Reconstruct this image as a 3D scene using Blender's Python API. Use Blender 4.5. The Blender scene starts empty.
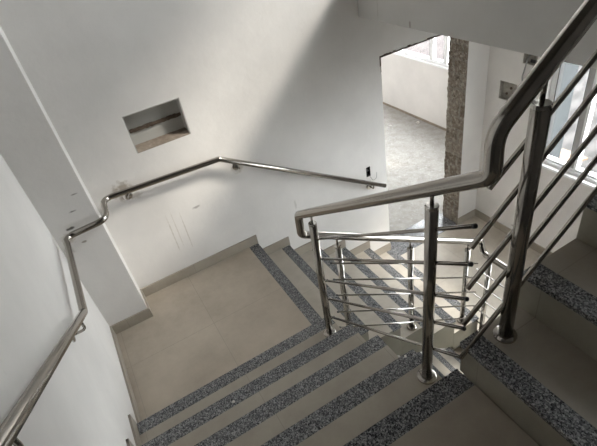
import bpy, bmesh, math, random
from mathutils import Vector, Matrix
random.seed(7)
C = bpy.context.scene.collection
SC = bpy.context.scene

# ------------------------------------------------------------------ dimensions (metres, z = 0 is the middle landing)
R_ = .17                    # riser
XL, YF, XR, YB = -1.267, 1.18, 2.6, -2.35
G1, G2, G3 = .278, .264, .268
Y3 = -4 * G2                # inner edge of the upper flight
Z0 = -6 * R_                # lower floor
ZM = 5 * R_                 # near landing
ZU = 11 * R_                    # upper floor
ZC = 4.75                   # ceiling of the stairwell
ZB = -4.6                   # bottom of the modelled well
SW, ST = .074, .022         # granite strip width, thickness

# ------------------------------------------------------------------ node helpers
class NT:
    def __init__(s, name):
        s.m = bpy.data.materials.new(name); s.m.use_nodes = True
        s.t = s.m.node_tree; s.b = s.t.nodes['Principled BSDF']
    def n(s, typ, **kw):
        nd = s.t.nodes.new(typ)
        for k, v in kw.items():
            if k in nd.inputs: nd.inputs[k].default_value = v
            else: setattr(nd, k, v)
        return nd
    def l(s, a, b): s.t.links.new(a, b)
    def co(s, scale=None):
        c = s.n('ShaderNodeTexCoord'); return c.outputs['Object']
    def noise(s, scale, detail=4, rough=.55, vec=None):
        nd = s.n('ShaderNodeTexNoise'); nd.inputs['Scale'].default_value = scale
        nd.inputs['Detail'].default_value = detail; nd.inputs['Roughness'].default_value = rough
        s.l(vec or s.co(), nd.inputs['Vector']); return nd.outputs['Fac']
    def ramp(s, fac, stops, interp='LINEAR'):
        nd = s.n('ShaderNodeValToRGB'); cr = nd.color_ramp; cr.interpolation = interp
        while len(cr.elements) < len(stops): cr.elements.new(.5)
        for e, (p, c) in zip(cr.elements, stops):
            e.position = p; e.color = tuple(c) + (1,) if len(c) == 3 else c
        s.l(fac, nd.inputs['Fac']); return nd.outputs['Color']
    def math(s, op, a, b=None, clamp=False):
        nd = s.n('ShaderNodeMath', operation=op); nd.use_clamp = clamp
        for i, v in enumerate((a, b)):
            if v is None: continue
            if isinstance(v, (int, float)): nd.inputs[i].default_value = v
            else: s.l(v, nd.inputs[i])
        return nd.outputs[0]
    def mix(s, fac, a, b, blend='MIX'):
        nd = s.n('ShaderNodeMix', data_type='RGBA', blend_type=blend)
        for sock, v in ((nd.inputs[0], fac), (nd.inputs[6], a), (nd.inputs[7], b)):
            if isinstance(v, (int, float)): sock.default_value = v
            elif isinstance(v, tuple): sock.default_value = v + (1,)
            else: s.l(v, sock)
        return nd.outputs[2]
    def bump(s, h, strength=.2, dist=.01):
        nd = s.n('ShaderNodeBump'); nd.inputs['Strength'].default_value = strength
        nd.inputs['Distance'].default_value = dist
        s.l(h, nd.inputs['Height']); s.l(nd.outputs[0], s.b.inputs['Normal'])
    def sep(s):
        nd = s.n('ShaderNodeSeparateXYZ'); s.l(s.co(), nd.inputs[0]); return nd.outputs
    def set(s, **kw):
        for k, v in kw.items():
            k = k.replace('_', ' ')
            if isinstance(v, (int, float)): s.b.inputs[k].default_value = v
            elif isinstance(v, tuple): s.b.inputs[k].default_value = v + (1,)
            else: s.l(v, s.b.inputs[k])
        return s

def paint(name, base, spots=(), axes=(0, 2)):
    """matt plaster paint; spots = (u, v, radius u, radius v, colour, strength) are stains on the wall"""
    t = NT(name)
    big = t.noise(1.3, 5, .6); fine = t.noise(28, 4, .6)
    lo = tuple(c * .87 for c in base); hi = tuple(min(1, c * 1.05) for c in base)
    col = t.ramp(big, [(.3, lo), (.7, hi)])
    col = t.mix(t.math('MULTIPLY', t.math('GREATER_THAN', t.noise(9, 6, .7), .68), .12), col, tuple(c * .7 for c in base))
    if spots:
        s = t.sep()
        for (u, v, ru, rv, c, k) in spots:
            du = t.math('DIVIDE', t.math('SUBTRACT', s[axes[0]], u), ru)
            dv = t.math('DIVIDE', t.math('SUBTRACT', s[axes[1]], v), rv)
            d = t.math('SQRT', t.math('ADD', t.math('MULTIPLY', du, du), t.math('MULTIPLY', dv, dv)))
            d = t.math('ADD', d, t.math('MULTIPLY', t.math('SUBTRACT', t.noise(35, 3), .5), 1.6))
            f = t.math('MULTIPLY', t.math('SUBTRACT', 1.0, d, True), k * 2.0)
            col = t.mix(t.math('MINIMUM', f, k), col, c)
    t.set(Base_Color=col, Roughness=.75)
    t.b.inputs['Specular IOR Level'].default_value = .3
    t.bump(t.math('ADD', t.math('MULTIPLY', big, 1.5), t.math('MULTIPLY', fine, .25)), .35, .012)
    return t.m

def tile(name, base, x0=None, y0=None, size=.6, rough=.38, ax=(0, 1), gw=.0018, extra=()):
    """porcelain tile with thin grout lines on a grid; extra = (axis, position) single joints"""
    t = NT(name)
    n1 = t.noise(3.2, 7, .68); n2 = t.noise(45, 3, .6)
    col = t.ramp(n1, [(.3, (base[0] * .80, base[1] * .77, base[2] * .75)), (.70, tuple(c * 1.13 for c in base))])
    col = t.mix(t.math('MULTIPLY', n2, .14), col, tuple(c * .6 for c in base))
    s = t.sep(); g = None
    def line(d):
        nonlocal g
        f = t.math('LESS_THAN', d, gw)
        g = f if g is None else t.math('MAXIMUM', g, f)
    for a, o in ((ax[0], x0), (ax[1], y0)):
        if o is None: continue
        line(t.math('PINGPONG', t.math('SUBTRACT', s[a], o), size / 2) if False else
             t.math('ABSOLUTE', t.math('SUBTRACT', t.math('MODULO', t.math('ADD', t.math('SUBTRACT', s[a], o), 30.5 * size), size), size / 2)))
    for a, o in extra: line(t.math('ABSOLUTE', t.math('SUBTRACT', s[a], o)))
    if g is not None:
        col = t.mix(t.math('MULTIPLY', g, .55), col, tuple(c * .6 for c in base))
    t.set(Base_Color=col, Roughness=t.math('ADD', rough - .08, t.math('MULTIPLY', n1, .2)))
    t.bump(t.math('SUBTRACT', t.math('MULTIPLY', n2, .1), g if g is not None else 0.0), .12, .003)
    return t.m

def granite(name):
    t = NT(name)
    v = t.n('ShaderNodeTexVoronoi'); v.inputs['Scale'].default_value = 225; v.inputs['Randomness'].default_value = 1
    t.l(t.co(), v.inputs['Vector'])
    bw = t.n('ShaderNodeRGBToBW'); t.l(v.outputs['Color'], bw.inputs[0])
    f = t.math('ADD', t.math('MULTIPLY', bw.outputs[0], .75), t.math('MULTIPLY', t.noise(150, 5, .7), .35))
    col = t.ramp(f, [(.30, (.022, .023, .026)), (.46, (.085, .087, .093)), (.63, (.19, .192, .2)), (.84, (.42, .42, .42))])
    t.set(Base_Color=col, Roughness=.14)
    return t.m

def steel(name, base=(.55, .53, .50), rough=.2):
    t = NT(name)
    n = t.noise(7, 4, .6)
    t.set(Base_Color=base, Metallic=1.0, Roughness=t.math('ADD', rough - .07, t.math('MULTIPLY', n, .14)))
    return t.m

def plain(name, base, rough=.5, metal=0., noise=.1, scale=20):
    t = NT(name)
    col = t.ramp(t.noise(scale, 4), [(.3, tuple(c * (1 - noise) for c in base)), (.7, tuple(min(1, c * (1 + noise)) for c in base))])
    t.set(Base_Color=col, Roughness=rough, Metallic=metal)
    return t.m

def rough_mat(name, a, b, scale=18, spec=None):
    t = NT(name)
    n = t.noise(scale, 8, .7); n2 = t.noise(scale * 4, 4, .7)
    col = t.ramp(n, [(.32, a), (.68, b)])
    if spec: col = t.mix(t.math('GREATER_THAN', n2, .66), col, spec)
    t.set(Base_Color=col, Roughness=.9); t.bump(t.math('ADD', n, n2), .8, .015)
    return t.m

def brick_mat(name):
    t = NT(name)
    mp = t.n('ShaderNodeMapping'); mp.inputs['Rotation'].default_value = (0, math.radians(90), math.radians(90))
    s = t.sep(); cx = t.n('ShaderNodeCombineXYZ'); t.l(s[1], cx.inputs[0]); t.l(s[2], cx.inputs[1])
    b = t.n('ShaderNodeTexBrick'); t.l(cx.outputs[0], b.inputs['Vector'])
    b.inputs['Scale'].default_value = 1; b.inputs['Brick Width'].default_value = .19; b.inputs['Row Height'].default_value = .14
    b.inputs['Mortar Size'].default_value = .014; b.inputs['Color1'].default_value = (.16, .125, .095, 1)
    b.inputs['Color2'].default_value = (.235, .20, .16, 1); b.inputs['Mortar'].default_value = (.23, .205, .17, 1)
    n = t.noise(22, 8, .75); n2 = t.noise(60, 3, .7)
    col = t.mix(t.math('MULTIPLY', t.math('GREATER_THAN', n, .55), .6), b.outputs['Color'], (.40, .365, .31))
    col = t.mix(t.math('MULTIPLY', t.math('LESS_THAN', n, .43), .7), col, (.085, .065, .05))
    col = t.mix(t.math('MULTIPLY', t.math('GREATER_THAN', n2, .68), .7), col, (.5, .47, .42))
    t.set(Base_Color=col, Roughness=.95); t.bump(t.math('ADD', n, t.math('MULTIPLY', n2, .5)), 1., .02)
    return t.m

def glass(name):
    m = bpy.data.materials.new(name); m.use_nodes = True; t = m.node_tree; t.nodes.clear()
    o = t.nodes.new('ShaderNodeOutputMaterial'); mx = t.nodes.new('ShaderNodeMixShader')
    tr = t.nodes.new('ShaderNodeBsdfTransparent'); tr.inputs[0].default_value = (.94, .96, .96, 1)
    gl = t.nodes.new('ShaderNodeBsdfGlossy'); gl.inputs['Roughness'].default_value = .02
    lw = t.nodes.new('ShaderNodeLayerWeight'); pw = t.nodes.new('ShaderNodeMath'); pw.operation = 'POWER'; pw.inputs[1].default_value = 5
    t.links.new(lw.outputs['Facing'], pw.inputs[0])
    fr = t.nodes.new('ShaderNodeMath'); fr.operation = 'MULTIPLY_ADD'; fr.inputs[1].default_value = .8; fr.inputs[2].default_value = .035; t.links.new(pw.outputs[0], fr.inputs[0])
    for a, b in ((fr.outputs[0], mx.inputs[0]), (tr.outputs[0], mx.inputs[1]), (gl.outputs[0], mx.inputs[2]), (mx.outputs[0], o.inputs[0])): t.links.new(a, b)
    return m

def roof_mat(name, a, b):
    t = NT(name)
    s = t.sep(); w = t.math('SINE', t.math('MULTIPLY', s[1], 26.)); w2 = t.math('SINE', t.math('MULTIPLY', s[0], 17.))
    f = t.math('ADD', t.math('MULTIPLY', t.math('ADD', w, w2), .22), t.math('ADD', .25, t.math('MULTIPLY', t.noise(3, 4), .5)))
    t.set(Base_Color=t.ramp(f, [(.2, a), (.8, b)]), Roughness=.9)
    return t.m

PAINT = (.71, .685, .66)
M = dict(
    wall=paint('white_plaster', PAINT),
    far=paint('far_wall_plaster', PAINT, [
        (-.79, .90, .075, .075, (.30, .25, .19), .75), (-.72, .84, .05, .03, (.30, .26, .2), .5),
        (.02, .735, .05, .06, (.36, .33, .28), .6), (1.18, .05, .05, .045, (.33, .30, .26), .6),
        (-.60, .42, .006, .2, (.42, .38, .32), .5), (-.56, .45, .005, .22, (.45, .41, .35), .45), (-.50, .40, .005, .2, (.42, .38, .32), .5), (-.37, .56, .035, .012, (.2, .18, .16), .6),
        (.42, .20, .012, .06, (.3, .28, .25), .35), (-.32, .86, .2, .04, (.56, .53, .48), .3)]),
    pier=paint('pier_plaster', PAINT, [
        (-1.16, .92, .03, .012, (.08, .07, .06), .9), (-1.20, .86, .05, .04, (.36, .29, .22), .6),
        (-1.10, 1.02, .022, .008, (.1, .09, .08), .8), (-1.05, 1.12, .03, .006, (.15, .13, .11), .7),
        (-1.13, .80, .02, .008, (.2, .16, .12), .7), (-1.23, .78, .03, .05, (.3, .26, .22), .5)]),
    right=paint('right_wall_plaster', PAINT, [
        (.86, -.80, .03, .012, (.15, .13, .1), .8), (.63, -.88, .09, .014, (.2, .17, .13), .7), (.9, -.92, .05, .02, (.4, .36, .3), .5)], (1, 2)),
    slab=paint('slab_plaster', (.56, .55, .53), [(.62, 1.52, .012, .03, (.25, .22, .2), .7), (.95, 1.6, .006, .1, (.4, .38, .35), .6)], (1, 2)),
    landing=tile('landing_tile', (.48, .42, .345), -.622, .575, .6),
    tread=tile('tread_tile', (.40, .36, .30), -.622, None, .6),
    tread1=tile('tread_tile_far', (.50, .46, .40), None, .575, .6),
    tread3=tile('tread_tile_shaded', (.35, .315, .26), None, None, .6, extra=((1, Y3 - .075),)),  # tread tile darkened, foreground shade put into its colour
    dim=tile('landing_tile_shaded', (.42, .37, .305)),  # landing tile in a darker copy, shade painted into the tone
    side=tile('shaded_side_tile', (.20, .185, .145)),  # riser tile darkened: shade on the far flight's sides put into the colour
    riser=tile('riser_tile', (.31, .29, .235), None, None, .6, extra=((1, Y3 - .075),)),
    floor=tile('floor_tile', (.52, .475, .41), 1.95, .62, .6),
    skirt=tile('skirting_tile', (.34, .305, .255), .05, None, .6),
    granite=granite('grey_granite'),
    steel=steel('steel_shaded', (.37, .345, .315), .17), steel2=steel('steel_lit', (.56, .54, .51), .16),  # one steel in shaded and lit tones; dark reflections sit in the base colour
    black=plain('black_plastic', (.012, .012, .013), .4),
    brick=brick_mat('broken_brick'),
    mortar=rough_mat('raw_mortar', (.27, .25, .22), (.46, .435, .39), 14, (.54, .52, .48)),
    dirt=rough_mat('dusty_rubble', (.22, .17, .13), (.36, .30, .245), 20),
    dark_wood=rough_mat('dark_wood', (.075, .05, .035), (.15, .11, .08), 25, (.4, .38, .35)),
    edge=rough_mat('broken_edge', (.05, .04, .032), (.16, .12, .09), 30),
    concrete=rough_mat('raw_concrete', (.30, .285, .26), (.42, .405, .385), 9, (.58, .57, .56)),
    raw=rough_mat('dark_unseen_finish', (.07, .065, .058), (.12, .11, .10), 3),  # dark finish made up for unseen walls and ceiling, cuts bounce light
    upvc=plain('white_aluminium', (.80, .81, .82), .35, 0, .03),
    grey_frame=plain('grey_frame', (.42, .42, .41), .45, 0, .05),
    gasket=plain('dark_gasket', (.05, .05, .05), .6),
    glass=glass('window_glass'),
    cable=plain('grey_cable', (.26, .26, .25), .5),
    chip=plain('white_chip', (.75, .73, .7), .8),
    ground=rough_mat('grey_ground', (.03, .028, .026), (.042, .039, .036), 2),
    outer=paint('outer_render', (.022, .026, .028)),
    roof=roof_mat('pale_roof_tile', (.018, .016, .0155), (.042, .038, .037)),
    pinkroof=roof_mat('pink_roof_tile', (.025, .0185, .018), (.037, .029, .028)),
    house=paint('house_render', (.06, .054, .047)),
    orange=plain('orange_paint', (.09, .05, .025), .7),
)

# ------------------------------------------------------------------ mesh helpers
class MB:
    def __init__(s): s.bm = bmesh.new(); s.mi = 0
    def _f(s, vs):
        try:
            f = s.bm.faces.new(vs); f.material_index = s.mi; return f
        except ValueError: return None
    def box(s, a, b):
        x0, y0, z0 = a; x1, y1, z1 = b
        v = [s.bm.verts.new(p) for p in ((x0,y0,z0),(x1,y0,z0),(x1,y1,z0),(x0,y1,z0),(x0,y0,z1),(x1,y0,z1),(x1,y1,z1),(x0,y1,z1))]
        for q in ((0,3,2,1),(4,5,6,7),(0,1,5,4),(1,2,6,5),(2,3,7,6),(3,0,4,7)): s._f([v[i] for i in q])
        return s
    def prism(s, pts, axis, lo, hi):
        """2-D outline (in the two other axes, in order) pushed along axis"""
        def P(u, v, w):
            return {0: (w, u, v), 1: (u, w, v), 2: (u, v, w)}[axis]
        A = [s.bm.verts.new(P(u, v, lo)) for u, v in pts]; B = [s.bm.verts.new(P(u, v, hi)) for u, v in pts]
        s._f(A[::-1]); s._f(B)
        n = len(pts)
        for i in range(n): s._f([A[i], A[(i+1) % n], B[(i+1) % n], B[i]])
        return s
    def tube(s, pts, r, n=14, cap=True):
        pts = [Vector(p) for p in pts]; k = len(pts)
        T = [((pts[min(i+1, k-1)] - pts[i]).normalized() + (pts[i] - pts[max(i-1, 0)]).normalized()).normalized() for i in range(k)]
        u = T[0].orthogonal().normalized(); rings = []
        for i in range(k):
            u = (u - T[i] * u.dot(T[i])).normalized(); w = T[i].cross(u)
            rr = r[i] if isinstance(r, (list, tuple)) else r
            rings.append([s.bm.verts.new(pts[i] + (u * math.cos(2*math.pi*j/n) + w * math.sin(2*math.pi*j/n)) * rr) for j in range(n)])
        for a, b in zip(rings, rings[1:]):
            for j in range(n):
                f = s._f([a[j], a[(j+1) % n], b[(j+1) % n], b[j]])
                if f: f.smooth = True
        if cap: s._f(rings[0][::-1]); s._f(rings[-1])
        return s
    def lathe(s, base, prof, axis=Vector((0, 0, 1)), n=20):
        """profile of (radius, height) turned about axis from base"""
        axis = Vector(axis).normalized(); u = axis.orthogonal().normalized(); w = axis.cross(u); base = Vector(base)
        rings = [[s.bm.verts.new(base + axis * h + (u * math.cos(2*math.pi*j/n) + w * math.sin(2*math.pi*j/n)) * max(r, 1e-4)) for j in range(n)] for r, h in prof]
        for a, b in zip(rings, rings[1:]):
            for j in range(n): s._f([a[j], a[(j+1) % n], b[(j+1) % n], b[j]])
        s._f(rings[0][::-1]); s._f(rings[-1])
        return s

def obj(name, mb, mat, parent=None, bevel=0, smooth=False):
    bm = mb.bm
    bmesh.ops.recalc_face_normals(bm, faces=bm.faces[:])
    me = bpy.data.meshes.new(name); bm.to_mesh(me); bm.free()
    o = bpy.data.objects.new(name, me); C.objects.link(o)
    for m in (mat if isinstance(mat, (list, tuple)) else [mat]): me.materials.append(m)
    if bevel:
        b = o.modifiers.new('Bevel', 'BEVEL'); b.width = bevel; b.segments = 2; b.limit_method = 'ANGLE'; b.angle_limit = .6
    if parent: o.parent = parent
    return o
def smooth_by_angle(o, ang=40):
    for p in o.data.polygons: p.use_smooth = True
    o.data.set_sharp_from_angle(angle=math.radians(ang))
    return o
def tag(o, label, cat, group=None):
    o['label'] = label; o['category'] = cat
    if group: o['group'] = group
    return o
def thing(name, label, cat, group=None):
    return tag(link_empty(name), label, cat, group)
def link_empty(name):
    o = bpy.data.objects.new(name, None); o.empty_display_size = .1; C.objects.link(o); return o
def struct(name, mb, mat, bevel=0):
    o = obj(name, mb, mat, None, bevel); o['kind'] = 'structure'; return o

def fillet(pts, rad, n=7):
    """polyline with rounded corners; rad is one radius or one per point"""
    pts = [Vector(p) for p in pts]; out = [pts[0]]
    for i in range(1, len(pts) - 1):
        p, a, b = pts[i], pts[i-1] - pts[i], pts[i+1] - pts[i]
        r = rad[i] if isinstance(rad, (list, tuple)) else rad
        la, lb = a.length, b.length; a.normalize(); b.normalize()
        ang = a.angle(b); d = min(r / max(math.tan(ang / 2), 1e-3), la * .48, lb * .48)
        A, B = p + a * d, p + b * d
        for k in range(n + 1):
            t = k / n; out.append(A * (1-t)**2 + p * 2 * t * (1-t) + B * t * t)
    out.append(pts[-1]); return out

def wall_mesh(axis, lo, hi, rect, holes):
    """slab standing in the plane normal to axis (0 or 1), from lo to hi, with rectangular openings.
    rect and holes are (u0, u1, z0, z1[, depth from lo]); without depth the opening goes right through."""
    mb = MB(); bm = mb.bm
    us = sorted({rect[0], rect[1], *[h[0] for h in holes], *[h[1] for h in holes]})
    zs = sorted({rect[2], rect[3], *[h[2] for h in holes], *[h[3] for h in holes]})
    def P(u, z, w): return (w, u, z) if axis == 0 else (u, w, z)
    cache = {}
    def V(u, z, w):
        k = (round(u, 5), round(z, 5), round(w, 5))
        if k not in cache: cache[k] = bm.verts.new(P(u, z, w))
        return cache[k]
    def back(u, z):                       # thickness of the solid hole at a cell: None solid, else depth
        for h in holes:
            if h[0] < u < h[1] and h[2] < z < h[3]: return h[4] if len(h) > 4 else 1e9
        return None
    def quad(a): mb._f([V(*p) for p in a])
    for i in range(len(us) - 1):
        for j in range(len(zs) - 1):
            u0, u1, z0, z1 = us[i], us[i+1], zs[j], zs[j+1]; d = back((u0+u1)/2, (z0+z1)/2)
            if d is None: quad([(u0,z0,lo),(u1,z0,lo),(u1,z1,lo),(u0,z1,lo)])
            elif d < 1e8: quad([(u0,z0,lo+d),(u1,z0,lo+d),(u1,z1,lo+d),(u0,z1,lo+d)])
            if d is None or d < 1e8: quad([(u0,z0,hi),(u1,z0,hi),(u1,z1,hi),(u0,z1,hi)])
    for h in holes:
        e = lo + h[4] if len(h) > 4 else hi
        hu = [u for u in us if h[0] <= u <= h[1]]; hz = [z for z in zs if h[2] <= z <= h[3]]
        for a, b in zip(hu, hu[1:]):
            for z in (h[2], h[3]):
                if abs(z - rect[2]) > 1e-6 and abs(z - rect[3]) > 1e-6: quad([(a,z,lo),(b,z,lo),(b,z,e),(a,z,e)])
        for a, b in zip(hz, hz[1:]):
            for u in (h[0], h[1]): quad([(u,a,lo),(u,b,lo),(u,b,e),(u,a,e)])
    for a, b in zip(us, us[1:]):
        for z in (rect[2], rect[3]): quad([(a,z,lo),(b,z,lo),(b,z,hi),(a,z,hi)])
    for a, b in zip(zs, zs[1:]):
        for u in (rect[0], rect[1]): quad([(u,a,lo),(u,b,lo),(u,b,hi),(u,a,hi)])
    return mb

# ------------------------------------------------------------------ setting: walls, floors, ceiling
NICHE = (-.611, -.233, 1.112, 1.374)
DOOR = (1.383, 2.335, Z0, 1.155)
WIN_R = (-1.7, .56, -.045, .95)          # right wall, this storey
WIN_U = (-1.05, .85, 2.55, 4.2)           # right wall, upper storey
WIN_D = (-.95, .56, -3.10, -2.3)         # right wall, storey below
WIN_ROOM = (1.75, 5.6, -.06, 1.50)
ADDED_SIDE = (1.5, 2.6, .0, 1.05)  # unseen opening added in the room's far wall to brighten the room
ADDED_ENTRY = (1.65, 2.35, Z0 + .001, .10)  # unseen opening added in the back wall to brighten the lower level
BOX1 = (.848, 1.03, .440, .614); BOX2 = (.685, .823, .812, .930)
SOCK = (1.160, 1.205, .135, .235)
XROOM = 3.83

struct('wall_far', wall_mesh(1, YF, 1.40, (XL - .2, 3.97, ZB, ZC), [
    (*NICHE, .125), DOOR, (*SOCK, .06)]), M['far'])
struct('wall_left', MB().box((XL - .2, -1.25, ZB), (XL, YF, ZC)), M['wall'])
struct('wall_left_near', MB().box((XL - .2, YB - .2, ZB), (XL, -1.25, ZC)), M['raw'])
struct('wall_right', wall_mesh(0, XR, XR + .16, (YB - .2, YF, ZB, ZU), [WIN_R, WIN_D, (*BOX1, .09), (*BOX2, .09)]), M['right'])
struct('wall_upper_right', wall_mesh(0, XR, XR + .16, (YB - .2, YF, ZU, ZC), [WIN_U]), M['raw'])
struct('wall_back', wall_mesh(1, YB - .2, YB, (XL, XR, ZB, ZC), [ADDED_ENTRY]), M['raw'])
struct('wall_pier', MB().box((XL, .94, .0005), (-.988, YF, ZC)), M['pier'])
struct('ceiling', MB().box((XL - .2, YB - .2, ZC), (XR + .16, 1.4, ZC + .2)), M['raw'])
struct('floor', MB().box((5 * G1, YB, Z0 - .18), (XR, YF, Z0)), M['floor'])
struct('floor_lower', MB().box((XL, YB, ZB - .1), (XR, YF, -4.08)), M['floor'])
struct('floor_upper', MB().box((1.205, YB, 1.5), (XR, YF, ZU)), M['slab'])
struct('wall_light_blocker', MB().box((1.205, Y3, ZU + .001), (1.305, -.33, ZU + .95)), M['slab'])  # unseen wall added to keep upper window light off the foreground landing
struct('floor_room', MB().box((-.6, 1.40, Z0 - .18), (XROOM, 6.0, Z0)), M['concrete'])
struct('wall_room_right', wall_mesh(0, XROOM, XROOM + .14, (1.40, 6.2, ZB, 1.75), [WIN_ROOM]), M['wall'])
struct('wall_room_far', wall_mesh(1, 6.0, 6.2, (-.8, XROOM, Z0, 1.75), [ADDED_SIDE]), M['wall'])
struct('wall_room_left', MB().box((-.8, 1.40, Z0), (-.6, 6.0, 1.75)), M['wall'])
struct('ceiling_room', MB().box((-.8, 1.40, 1.75), (XROOM + .14, 6.2, 1.95)), M['wall'])

# ragged, unplastered right jamb of the doorway: brick face with a broken relief
mb = MB(); ny, nz = 12, 120; grid = []
for i in range(ny + 1):
    col = []
    for j in range(nz + 1):
        y = YF + .002 + (1.398 - YF) * i / ny; z = Z0 + (DOOR[3] - Z0) * j / nz
        d = .006 + .012 * random.random() + (.006 if int((z + 5) / .14) % 2 else 0)
        if i in (0, ny): y += (-.004 if i == 0 else .0) + random.uniform(-.001, .005) * (1 if i == 0 else -1); 
        col.append(mb.bm.verts.new((DOOR[1] - d, y, z)))
    grid.append(col)
bk = [[mb.bm.verts.new((DOOR[1] + .004, y, z)) for z in (Z0, DOOR[3])] for y in (YF + .002, 1.398)]
for i in range(ny):
    for j in range(nz): mb._f([grid[i][j], grid[i+1][j], grid[i+1][j+1], grid[i][j+1]])
mb._f([bk[0][0]] + [grid[0][j] for j in range(nz + 1)] + [bk[0][1]])
mb._f([bk[1][0]] + [grid[ny][j] for j in range(nz + 1)] + [bk[1][1]])
mb._f([bk[0][0], bk[0][1], bk[1][1], bk[1][0]])
struct('trim_1', mb, M['brick'])

# broken plaster edge along the head of the doorway and its left corner
mb = MB(); x = DOOR[0] - .012
while x < DOOR[1] - .01:
    w = random.uniform(.02, .055); h = random.uniform(.003, .017)
    mb.box((x, YF - .004, DOOR[3] - .004), (min(x + w, DOOR[1]), YF + .05, DOOR[3] + h)); x += w
mb.box((DOOR[0] - .012, YF - .004, DOOR[3] - .07), (DOOR[0] - .001, YF + .03, DOOR[3]))
mb.box((DOOR[0] - .006, YF - .003, DOOR[3] - .12), (DOOR[0] - .001, YF + .03, DOOR[3] - .07))
struct('trim_2', mb, M['edge'])
struct('trim_3', MB().box((DOOR[0], YF - .002, Z0 - .02), (DOOR[1], 1.485, Z0 + .006)), M['granite'])   # threshold

# ------------------------------------------------------------------ skirting
HB, TB = .085, .012
def stepped(nos, zs, e):                     # saw-tooth strip: nos = nosing positions, zs = tread levels between them
    pass
mb = MB()
mb.box((-.988, YF - TB, 0), (0, YF, HB))
for k in range(0, 6):
    x0 = (k - 1) * G1 if k else -.02; x1 = k * G1 + .014
    if k: mb.box((x0, YF - TB, -k * R_), (min(x1, DOOR[0] - .0), YF, -k * R_ + HB))
    if k < 5: mb.box((k * G1, YF - TB - .001, -(k + 1) * R_), (x1, YF, -k * R_ + HB))
struct('baseboard_far', mb, M['skirt'])
struct('baseboard_far_right', MB().box((DOOR[1], YF - TB, Z0), (XR, YF, Z0 + HB)), M['skirt'])
mb = MB(); mb.box((XL, .94 - TB, 0), (-.988 + TB, .94, HB)); mb.box((-.988, .94, 0), (-.988 + TB, YF - TB, HB))
struct('baseboard_pier', mb, M['skirt'])
mb = MB(); mb.box((XL, .0, 0), (XL + TB, .94 - TB, HB))
for k in range(1, 6):
    y0 = -(k - 1) * G2; y1 = -k * G2 if k < 5 else YB
    mb.box((XL, y1, k * R_), (XL + TB, y0 + .014, k * R_ + HB))
    mb.box((XL, y0, (k - 1) * R_), (XL + TB + .001, y0 + .014, k * R_ + HB))
struct('baseboard_left', mb, M['skirt'])
mb = MB(); mb.box((XR - TB, YB, Z0), (XR, YF - TB, Z0 + HB)); struct('baseboard_right', mb, M['skirt'])
struct('baseboard_room', MB().box((XROOM - .008, 1.40, Z0), (XROOM, 6.0, Z0 + .035)), M['dirt'])

# ------------------------------------------------------------------ stair flights and landings
def flight(label, kind, n, x, y, w, z, up, mat, riser, mirror=1):
    """kind 'y-': climbs towards -y, nosings from y; 'x+': climbs towards +x from x; 'x-': goes DOWN towards +x.
    w = (low edge, high edge) across the flight."""
    t = thing('stair_flight', label, 'stairs')
    g = {'y-': G2, 'x+': G3, 'x-': G1}[kind]
    for k in range(1, n + 1):
        if kind == 'y-':   a, b, zt = y - (k-1) * g, y - k * g, z + k * R_
        elif kind == 'x+': a, b, zt = x + (k-1) * g, x + k * g, z + k * R_
        else:              a, b, zt = x + k * g, x + (k-1) * g, z - k * R_   # a is the nosing
        s = 1 if b > a else -1
        prof = [(a + s * SW, zt), (b + s * .002, zt), (b + s * .002, zt - R_ + .004), (b, zt - R_ - .05), (a + s * .004, zt - R_ - .002), (a + s * .004, zt - ST), (a + s * SW, zt - ST)]
        ax = 0 if kind == 'y-' else 1
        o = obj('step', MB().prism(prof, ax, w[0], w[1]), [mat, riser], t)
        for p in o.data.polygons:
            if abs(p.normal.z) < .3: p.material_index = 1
        pr = [(a - s * .006, zt - ST), (a - s * .006, zt - .004), (a - s * .003, zt), (a + s * SW, zt + .0004), (a + s * SW, zt - ST)]
        obj('granite_nosing', MB().prism(pr, ax, w[0] + (.013 if kind == 'y-' else 0), w[1] - (.013 if kind == 'x-' else 0) + (.001 if kind == 'x+' else 0)), M['granite'], o)
    # sloping slab that carries the steps
    th = .24
    if kind == 'y-':
        p = [(y, z), (y - n * g, z + n * R_), (y - n * g, z + n * R_ - th), (y, z - th)]; ax = 0
        p = [(u, v - .06) for u, v in p]
    elif kind == 'x+':
        p = [(x, z), (x + n * g, z + n * R_), (x + n * g, z + n * R_ - th), (x, z - th)]; ax = 1
        p = [(u, v - .06) for u, v in p]
    else:
        p = [(x, z - R_), (x + n * g, z - (n + 1) * R_), (x + n * g, z - (n + 1) * R_ - .16), (x, z - R_ - .16)]; ax = 1
        p = [(u, v - .02) for u, v in p]
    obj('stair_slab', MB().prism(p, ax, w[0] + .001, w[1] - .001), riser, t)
    return t

def landing(label, x0, x1, y0, y1, z, edge, mat='landing'):
    t = thing('stair_landing', label, 'landing')
    mb = MB(); mb.box((x0, y0, z - .16), (x1, y1, z - ST))
    obj('landing_slab', mb, M['riser'], t)
    top = MB()
    if edge == 'x':
        top.box((x0, y0, z - ST), (x1 - SW, y1, z))
        g = MB().box((x1 - SW, y0, z - ST), (x1 + .01, y1 - .013, z + .0004))
    else:
        top.box((x0, y0, z - ST), (x1, y1 - SW, z))
        g = MB().box((x0 + .013, y1 - SW, z - ST), (x1, y1 + .01, z + .0004))
    obj('floor_tile', top, M[mat], t)
    obj('granite_nosing', g, M['granite'], t)
    return t

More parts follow.
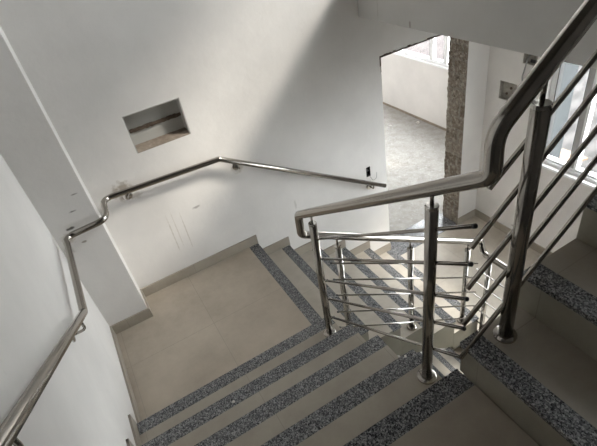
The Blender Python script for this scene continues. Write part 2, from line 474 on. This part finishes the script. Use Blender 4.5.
landing('square beige tiled quarter landing in the corner below the niche', XL, 0, .0, YF, 0, 'x')
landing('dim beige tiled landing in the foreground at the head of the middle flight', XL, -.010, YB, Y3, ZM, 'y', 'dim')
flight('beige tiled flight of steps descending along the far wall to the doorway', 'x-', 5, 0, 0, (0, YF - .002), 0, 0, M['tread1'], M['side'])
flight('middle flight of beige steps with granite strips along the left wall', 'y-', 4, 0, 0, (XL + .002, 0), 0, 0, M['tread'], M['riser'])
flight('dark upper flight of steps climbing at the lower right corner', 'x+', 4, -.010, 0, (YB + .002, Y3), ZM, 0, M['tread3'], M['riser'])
# the storey below, glimpsed through the well
flight('lower flight of steps glimpsed through the gap beneath the railing', 'x-', 3, 1.75, 0, (0, YF - .002), -2.89, 0, M['tread1'], M['riser'])
landing('long landing one storey below, seen through the narrow gap under the railing', XL, 1.75, .0, YF, -2.89, 'x')

# ------------------------------------------------------------------ niche in the far wall
t = thing('wall_niche', 'small rectangular open niche cut in the far wall above the handrail', 'niche')
x0, x1, z0, z1 = [v + e for v, e in zip(NICHE, (.001, -.001, .001, -.001))]
mb = MB(); yb = YF + .09
mb.box((x0, yb, z0), (x1, yb + .015, z1))
mb.box((x0, YF + .001, z0), (x0 + .006, yb, z1)); mb.box((x1 - .006, YF + .001, z0), (x1, yb, z1)); mb.box((x0 + .006, YF + .001, z1 - .006), (x1 - .006, yb, z1))
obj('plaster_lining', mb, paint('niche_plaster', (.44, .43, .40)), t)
mb = MB(); mb.prism([(YF + .001, z0), (yb, z0), (yb, z0 + .022), (YF + .03, z0 + .012), (YF + .001, z0 + .006)], 0, x0 + .006, x1 - .006)
obj('dusty_ledge', mb, M['dirt'], t)
mb = MB(); n = 22
for i in range(n):
    a = x0 + .006 + (x1 - x0 - .012) * i / n; b = x0 + .006 + (x1 - x0 - .012) * (i + 1) / n
    mb.box((a, yb - .010 - random.random() * .004, 1.226 + random.uniform(-.002, .002)), (b, yb, 1.249 + random.uniform(-.003, .002)))
obj('wooden_batten', mb, M['dark_wood'], t)

# ------------------------------------------------------------------ electrical boxes
def recess(name, label, rect, depth, slot=None):
    t = thing(name, label, 'electrical box')
    y0, y1, z0, z1 = [v + e for v, e in zip(rect, (.001, -.001, .001, -.001))]
    mb = MB(); xb = XR + depth
    mb.box((xb, y0, z0), (xb + .01, y1, z1))
    for a, b, c, d in ((y0, y0 + .006, z0, z1), (y1 - .006, y1, z0, z1), (y0 + .006, y1 - .006, z0, z0 + .006), (y0 + .006, y1 - .006, z1 - .006, z1)):
        mb.box((XR + .001, a, c), (xb, b, d))
    obj('mortar_lining', mb, M['mortar'], t)
    return t, xb
t, xb = recess('junction_box', 'square open junction box of raw mortar, the lower one beside the doorway', BOX1, .035)
for p in ((.93, .55), (.90, .50), (.97, .49)): obj('knockout_ring', MB().lathe((xb, p[0], p[1]), [(.012, 0), (.012, .006), (.007, .006), (.007, .002)], (-1, 0, 0), 10), M['dark_wood'], t)
t, xb = recess('junction_box', 'small recessed junction box just below the slab with a cable hanging out', BOX2, .045)
obj('dark_slot', MB().box((xb - .012, .695, .818), (xb, .775, .842)), M['black'], t)
mb = MB(); mb.tube(fillet([(xb, .76, .90), (XR - .02, .76, .89), (XR - .02, .775, .80), (XR - .012, .80, .70), (XR - .012, .77, .58), (XR - .014, .79, .47)], .05), .006, 8)
obj('electric_cable', mb, M['cable'], t)
t = thing('socket_box', 'small black open socket hole in the far wall left of the doorway', 'electrical box')
sx0, sx1, sz0, sz1 = SOCK
mb = MB(); mb.box((sx0 + .001, YF + .045, sz0 + .001), (sx1 - .001, YF + .055, sz1 - .001))
for a, b, c, d in ((sx0 + .001, sx0 + .004, sz0 + .001, sz1 - .001), (sx1 - .004, sx1 - .001, sz0 + .001, sz1 - .001), (sx0 + .004, sx1 - .004, sz0 + .001, sz0 + .004), (sx0 + .004, sx1 - .004, sz1 - .004, sz1 - .001)):
    mb.box((a, YF - .001, c), (b, YF + .045, d))
obj('box_shell', mb, M['black'], t)
obj('divider', MB().box((sx0 + .004, YF + .015, .182), (sx1 - .004, YF + .045, .187)), M['grey_frame'], t)
mb = MB(); mb.tube(fillet([(sx1 - .012, YF + .03, .15), (sx1 - .005, YF - .012, .12), (sx1 + .01, YF - .02, .085), (sx1 + .05, YF - .02, .10), (sx1 + .06, YF - .012, .15)], .02), .0022, 6)
obj('loose_wire', mb, M['cable'], t)

# ------------------------------------------------------------------ stainless railing round the well
rl = thing('stair_railing', 'stainless steel stair railing with round posts and five bars around the open well', 'railing')
S3 = .755                                   # pitch of the upper run as built
H3 = lambda x: 1.876 + S3 * x
path = [(1.10, -1.12, H3(1.10)), (-.034, -1.12, H3(-.034)), (-.038, -1.128, 1.738), (-.062, .022, .985), (-.052, .058, .825), (1.275, .058, .035), (1.365, .045, .015), (1.385, .02, -.12), (1.385, -1.12, -.12)]
handrail = obj('handrail', MB().tube(fillet(path, [0, .08, .052, .045, .045, .05, .05, .05, 0], 8), .0225, 18), M['steel'], rl)

def post(x, y, z0, z1, zr, m='steel', lean=(0, 0), pr=.0208):
    p = obj('post', MB().tube([(x, y, z0 + .002), (x + lean[0], y + lean[1], z1)], pr, 18), M[m], rl)
    cap = obj('post_cap', MB().lathe((x + lean[0], y + lean[1], z1), [(pr + .0009, -.006), (pr + .0009, .003), (pr - .001, .005), (.007, .006)], n=20), M['steel2'], p)
    obj('support_pin', MB().tube([(x + lean[0], y + lean[1], z1 + .005), (x + lean[0], y + lean[1] * 1.05, zr)], .0065, 8), M['steel'], p)
    smooth_by_angle(obj('base_flange', MB().lathe((x, y, z0 + .0005), [(.039, 0), (.039, .007), (.033, .014), (pr + .0017, .017)], n=24), M['steel'], p))
    return p
POSTS2 = [(-.070, -.118, R_, 1.005, 1.06), (-.043, -.924, 4 * R_, 1.535, 1.60)]
POST3 = (.123, -1.122, 6 * R_, 1.868, H3(.123) - .02)
post(*POSTS2[0], lean=(.016, .003))
post(*POSTS2[1], lean=(.014, .004))
post(*POST3, lean=(-.014, 0), pr=.0228)
POSTS1 = [(.160, .055, -R_, .625, .69), (.700, .050, -3 * R_, .300, .36), (1.255, .060, -5 * R_, -.035, .035)]
for p in POSTS1: post(*p, 'steel2')
post(1.395, -.035, Z0, -.205, -.14, 'steel2')
post(1.395, -.80, Z0, -.205, -.14, 'steel2')
post(.62, -1.122, 8 * R_, 1.868 + S3 * .497, H3(.62) - .02)

RB = .0082
def bar(a, b, m='steel', cap_a=False, cap_b=False, r=RB):
    a, b = Vector(a), Vector(b); d = (b - a).normalized()
    o = obj('bar', MB().tube([a, b], r, 12), M[m], rl)
    for f, p, s in ((cap_a, a, -d), (cap_b, b, d)):
        if f: obj('end_cap', MB().lathe(p - s * .004, [(r + .0010, 0), (r + .0010, .008), (r * .8, .010)], s, 12), M['black'], o)
    return o
B2 = [((-.078, .869), (-1.07, 1.541)), ((-.086, .737), (-1.068, 1.396)), ((-.069, .560), (-1.064, 1.243)), ((-.073, .415), (-1.064, 1.099)), ((-.064, .248), (-1.062, .940))]
for (ya, za), (yb_, zb) in B2:
    b = bar((-.034, ya - .02, za + .0135), (-.014, yb_, zb), cap_b=True, r=.0068)
    for (px, py, *q) in POSTS2:
        z = za + (zb - za) / (yb_ - ya) * (py - ya)
        if q[0] < z < q[1]: obj('bar_socket', MB().tube([(px, py, z), (-.022, py, z)], .006, 8), M['steel'], b)
B3 = [((.005, 1.664), (.304, 1.881)), ((-.041, 1.487), (.379, 1.808)), ((-.042, 1.325), (.396, 1.649)), ((-.046, 1.163), (.468, 1.559)), ((-.044, .988), (.515, 1.425))]
for (xa, za), (xb_, zb) in B3:
    s = (zb - za) / (xb_ - xa)
    b = bar((xa, -1.087, za), (1.0, -1.087, za + s * (1.0 - xa)))
    z = za + s * (POST3[0] - xa); obj('bar_socket', MB().tube([(POST3[0], POST3[1], z), (POST3[0], -1.087, z)], .006, 8), M['steel'], b)
B1 = [(.085, .552, 1.335, -.198), (.085, .415, 1.339, -.352), (.090, .274, 1.344, -.522), (.078, .127, 1.348, -.688), (.074, -.025, 1.351, -.842)]
for xa, za, xb_, zb in B1:
    b = bar((xa, .024, za), (xb_, .024, zb), 'steel2', cap_a=True, r=.0062)
    for (px, py, *q) in POSTS1:
        z = za + (zb - za) / (xb_ - xa) * (px - xa)
        if q[0] < z < q[1]: obj('bar_socket', MB().tube([(px, py, z), (px, .024, z)], .005, 8), M['steel2'], b)
for k in range(5):
    bar((1.365, .05, -.29 - .145 * k), (1.365, -1.0, -.29 - .145 * k), 'steel2', r=.0062)
# ------------------------------------------------------------------ handrail fixed to the walls
wr = thing('wall_handrail', 'stainless steel handrail on brackets running along the left and far walls', 'handrail')
SF = -.645
path = [(1.305, 1.11, .012), (-.115, 1.11, .893), (-.93, 1.11, .935), (-.945, .872, .925), (-1.2, .872, .912), (-1.2, .175, .888), (-1.2, -2.2, .888 + .605 * 2.375)]
obj('rail', MB().tube(fillet(path, [0, .03, .075, .075, .06, .03, 0], 8), .0195, 16), M['steel'], wr)
def bracket(wp, rp, axis):
    """wall plate at wp, bent arm up to the underside of the rail at rp"""
    axis = Vector(axis)
    b = obj('bracket', MB().tube(fillet([wp, Vector(wp) + axis * (Vector(rp) - Vector(wp)).dot(axis) , rp], .02, 6), .0065, 10), M['steel'], wr)
    smooth_by_angle(obj('wall_plate', MB().lathe(wp, [(.032, 0), (.032, .006), (.026, .010), (.010, .012)], axis, 20), M['steel2'], b))
bracket((-.777, YF, .862), (-.777, 1.11, .915), (0, -1, 0))
bracket((.013, YF, .752), (.013, 1.11, .798), (0, -1, 0))
bracket((1.179, YF, .035), (1.179, 1.11, .078), (0, -1, 0))
bracket((XL, .02, .915), (-1.2, .02, .962), (1, 0, 0))
bracket((XL, -1.0, 1.535), (-1.2, -1.0, 1.58), (1, 0, 0))
bracket((XL, -1.75, 1.96), (-1.2, -1.75, 2.03), (1, 0, 0))

# ------------------------------------------------------------------ windows
def window(name, wall_x, rect, mulls, depth=.05, mat='upvc', rails=()):
    """frame set in the opening of a wall whose inner face is at wall_x; mulls are positions along y"""
    y0, y1, z0, z1 = rect; x0, x1 = wall_x + depth, wall_x + depth + .06
    w = link_empty(name); w['kind'] = 'structure'; e = .001
    mb = MB(); b = .05
    mb.box((x0, y0 + e, z0 + e), (x1, y0 + b, z1 - e)); mb.box((x0, y1 - b, z0 + e), (x1, y1 - e, z1 - e))
    mb.box((x0, y0 + b, z0 + e), (x1, y1 - b, z0 + b)); mb.box((x0, y0 + b, z1 - b), (x1, y1 - b, z1 - e))
    obj('window_frame', mb, M['upvc'], w, .003)
    for m in mulls:
        o = obj('mullion', MB().box((x0 - .006, m - .022, z0 + b), (x1, m + .022, z1 - b)), M[mat], w, .003)
        obj('gasket', MB().box((x0 - .002, m + .022, z0 + b), (x1 - .01, m + .028, z1 - b)), M['gasket'], o)
        obj('sash_edge', MB().box((x0 - .003, m - .046, z0 + b), (x1 - .006, m - .023, z1 - b)), M['upvc'], o)
    obj('gasket', MB().box((x0 - .001, y1 - b - .007, z0 + b), (x1 - .01, y1 - b, z1 - b)), M['gasket'], w)
    obj('sill', MB().box((wall_x - .012, y0 - .02, z0 - .022), (wall_x + depth, y1 + .02, z0 - .0005)), M['upvc'], w, .003)
    obj('track', MB().box((x0 - .014, y0 + b, z0 + e), (x0 - .001, y1 - b, z0 + .03)), M['upvc'], w)
    obj('pane', MB().box((x0 + .028, y0 + b, z0 + b), (x0 + .033, y1 - b, z1 - b)), M['glass'], w)
    return w
window('window_1', XR, WIN_R, (.238, -.45, -1.1), .045, 'grey_frame')
window('window_2', XROOM, WIN_ROOM, (4.4, 3.30, 3.02, 2.2), .03)
window('window_3', XR, WIN_U, (-.1,), .05)
window('window_4', XR, WIN_D, (-.2,), .05)

d = link_empty('added_door_1'); d['kind'] = 'structure'                 # glazed entrance, unseen, added to light the lower level
ex0, ex1, ez0, ez1 = ADDED_ENTRY; ey = YB - .12; mb = MB()
mb.box((ex0 + .002, ey, ez0 + .002), (ex0 + .06, ey + .05, ez1 - .002)); mb.box((ex1 - .06, ey, ez0 + .002), (ex1 - .002, ey + .05, ez1 - .002))
mb.box((ex0 + .06, ey, ez0 + .002), (ex1 - .06, ey + .05, ez0 + .12)); mb.box((ex0 + .06, ey, ez1 - .06), (ex1 - .06, ey + .05, ez1 - .002))
obj('added_door_frame', mb, M['upvc'], d, .003)
obj('pane', MB().box((ex0 + .06, ey + .02, ez0 + .12), (ex1 - .06, ey + .026, ez1 - .06)), M['glass'], d)
obj('added_door_handle', MB().tube([(ex0 + .09, ey + .09, -.25), (ex0 + .09, ey + .09, .25)], .012, 10), M['steel'], d)

# ------------------------------------------------------------------ small debris
def crumb(p, r, label, name='plaster_crumb'):
    mb = MB(); bmesh.ops.create_icosphere(mb.bm, subdivisions=2, radius=r)
    for v in mb.bm.verts: v.co *= random.uniform(.75, 1.2); v.co.z *= .6
    o = obj(name, mb, M['chip']); o.location = (p[0], p[1], p[2] + r * .5)
    return tag(o, label, 'debris')
crumb((-.755, -.315, 2 * R_), .008, 'tiny white plaster crumb on the second granite strip of the middle flight')
crumb((-.05, -.80, 4 * R_), .006, 'tiny white crumb at the inner end of the step beside the middle post')
crumb((3.72, 3.42, Z0), .03, 'white rubble chip against the room wall beyond the doorway', 'rubble_chip')
crumb((3.36, 3.66, Z0), .022, 'white rubble chip out on the bare concrete floor beyond the doorway', 'rubble_chip')

# ------------------------------------------------------------------ outside
struct('wall_outer', MB().box((XR + .162, YF - .012, ZB), (3.975, YF - .001, 1.95)), M['outer'])
g = MB(); g.box((2.76, -25, -6.2), (60, 45, -6.0)); struct('ground', g, M['ground'])
def house(name, label, x0, x1, y0, y1, z0, zr, roof, ridge='y'):
    t = thing(name, label, 'building')
    o = .35; h = (x1 - x0) * .22; xm = (x0 + x1) / 2
    obj('house_wall', MB().prism([(x0, z0), (x1, z0), (x1, zr), (xm, zr + h * .93), (x0, zr)], 1, y0, y1), M['house'], t)
    obj('roof', MB().prism([(x0 - o, zr - .06), (xm, zr + h), (x1 + o, zr - .06), (x1 + o, zr - .16), (xm, zr + h - .1), (x0 - o, zr - .16)], 1, y0 - o, y1 + o), roof, t)
    for k in range(3):
        yy = y0 + (y1 - y0) * (k + .5) / 3
        f = obj('house_window', MB().box((x0 - .03, yy - .5, zr - 1.7), (x0 + .02, yy + .5, zr - .7)), M['upvc'], t)
        obj('pane', MB().box((x0 - .04, yy - .42, zr - 1.62), (x0 - .03, yy + .42, zr - .78)), M['gasket'], f)
house('house', 'pale tile-roofed house seen below through the right window', 6.2, 11.5, -1.0, 6.2, -6.0, -2.9, M['roof'])
house('house', 'house with a pink roof seen through the window of the room beyond the doorway', 6.8, 13.0, 7.0, 17.0, -6.0, -2.6, M['pinkroof'])
t = thing('awning', 'small orange awning outside, low in the right window', 'awning')
obj('canopy', MB().prism([(4.7, -1.42), (5.3, -1.55), (5.3, -1.58), (4.7, -1.45)], 1, 1.55, 1.95), M['orange'], t)
for yy in (1.57, 1.93): obj('pole', MB().tube([(5.0, yy, -6.0), (5.0, yy, -1.5)], .025, 8), M['grey_frame'], t)

# ------------------------------------------------------------------ light: overcast sky through the windows
w = bpy.data.worlds.new('overcast_sky'); SC.world = w; w.use_nodes = True; nt = w.node_tree
bg = nt.nodes['Background']; bg.inputs['Strength'].default_value = 1.0
tc = nt.nodes.new('ShaderNodeTexCoord'); sp = nt.nodes.new('ShaderNodeSeparateXYZ'); rp = nt.nodes.new('ShaderNodeValToRGB')
nt.links.new(tc.outputs['Generated'], sp.inputs[0]); nt.links.new(sp.outputs[2], rp.inputs[0]); nt.links.new(rp.outputs[0], bg.inputs['Color'])
rp.color_ramp.elements[0].position = 0; rp.color_ramp.elements[0].color = (.80, .81, .83, 1)
rp.color_ramp.elements[1].position = .7; rp.color_ramp.elements[1].color = (.97, .985, 1.0, 1)

sun = bpy.data.lights.new('veiled_sun', 'SUN'); sun.energy = .26; sun.angle = math.radians(9); sun.color = (1, .90, .80)
so = bpy.data.objects.new('veiled_sun', sun); C.objects.link(so); so.location = (8, -6, 8)
so.rotation_euler = Vector((1, -.62, .92)).to_track_quat('Z', 'Y').to_euler()

def portal(name, x, rect, side=False):
    y0, y1, z0, z1 = rect
    L = bpy.data.lights.new(name, 'AREA'); L.shape = 'RECTANGLE'; L.size = z1 - z0; L.size_y = y1 - y0
    L.cycles.is_portal = True
    o = bpy.data.objects.new(name, L); C.objects.link(o); o.location = (x, (y0 + y1) / 2, (z0 + z1) / 2)
    o.rotation_euler = (0, math.radians(90), 0)        # shines towards -x
    if name == 'added_entry_daylight':
        L.size, L.size_y = y1 - y0, z1 - z0; o.location = ((y0 + y1) / 2, YB - .19, (z0 + z1) / 2); o.rotation_euler = (math.radians(90), 0, 0)
    if name == 'added_side_daylight':
        L.size, L.size_y = y1 - y0, z1 - z0; o.location = ((y0 + y1) / 2, 6.19, (z0 + z1) / 2); o.rotation_euler = (math.radians(-90), 0, 0)
    return o
portal('daylight_right', XR + .15, WIN_R); portal('daylight_upper', XR + .15, WIN_U)
portal('daylight_lower', XR + .15, WIN_D); portal('added_side_daylight', 0, ADDED_SIDE); portal('added_entry_daylight', 0, ADDED_ENTRY)  # side and entry portals serve the added openings
portal('daylight_room', XROOM + .13, WIN_ROOM)

# ------------------------------------------------------------------ camera
cam = bpy.data.cameras.new('camera'); co = bpy.data.objects.new('camera', cam); C.objects.link(co)
cam.sensor_width = 36; cam.sensor_fit = 'HORIZONTAL'; cam.lens = 454.3228 / 597 * 36; cam.clip_start = .02
r = Vector((0.85798804, -0.48819502, -0.15975651)); u = Vector((0.41012437, 0.46380263, 0.78529302)); f = Vector((0.30928065, 0.73929206, -0.59815778))
m = Matrix(((r.x, u.x, -f.x, -.8123), (r.y, u.y, -f.y, -1.7528), (r.z, u.z, -f.z, 2.3718), (0, 0, 0, 1)))
co.matrix_world = m
SC.camera = co

SC.view_settings.view_transform = 'Standard'; SC.view_settings.look = 'None'
SC.view_settings.gamma = 1; SC.view_settings.use_curve_mapping = False
SC.view_settings.exposure = 4.33
SC.cycles.max_bounces = 14; SC.cycles.diffuse_bounces = 10; SC.cycles.glossy_bounces = 5
SC.cycles.transparent_max_bounces = 12
SC.cycles.use_denoising = True
SC.cycles.sample_clamp_indirect = 4
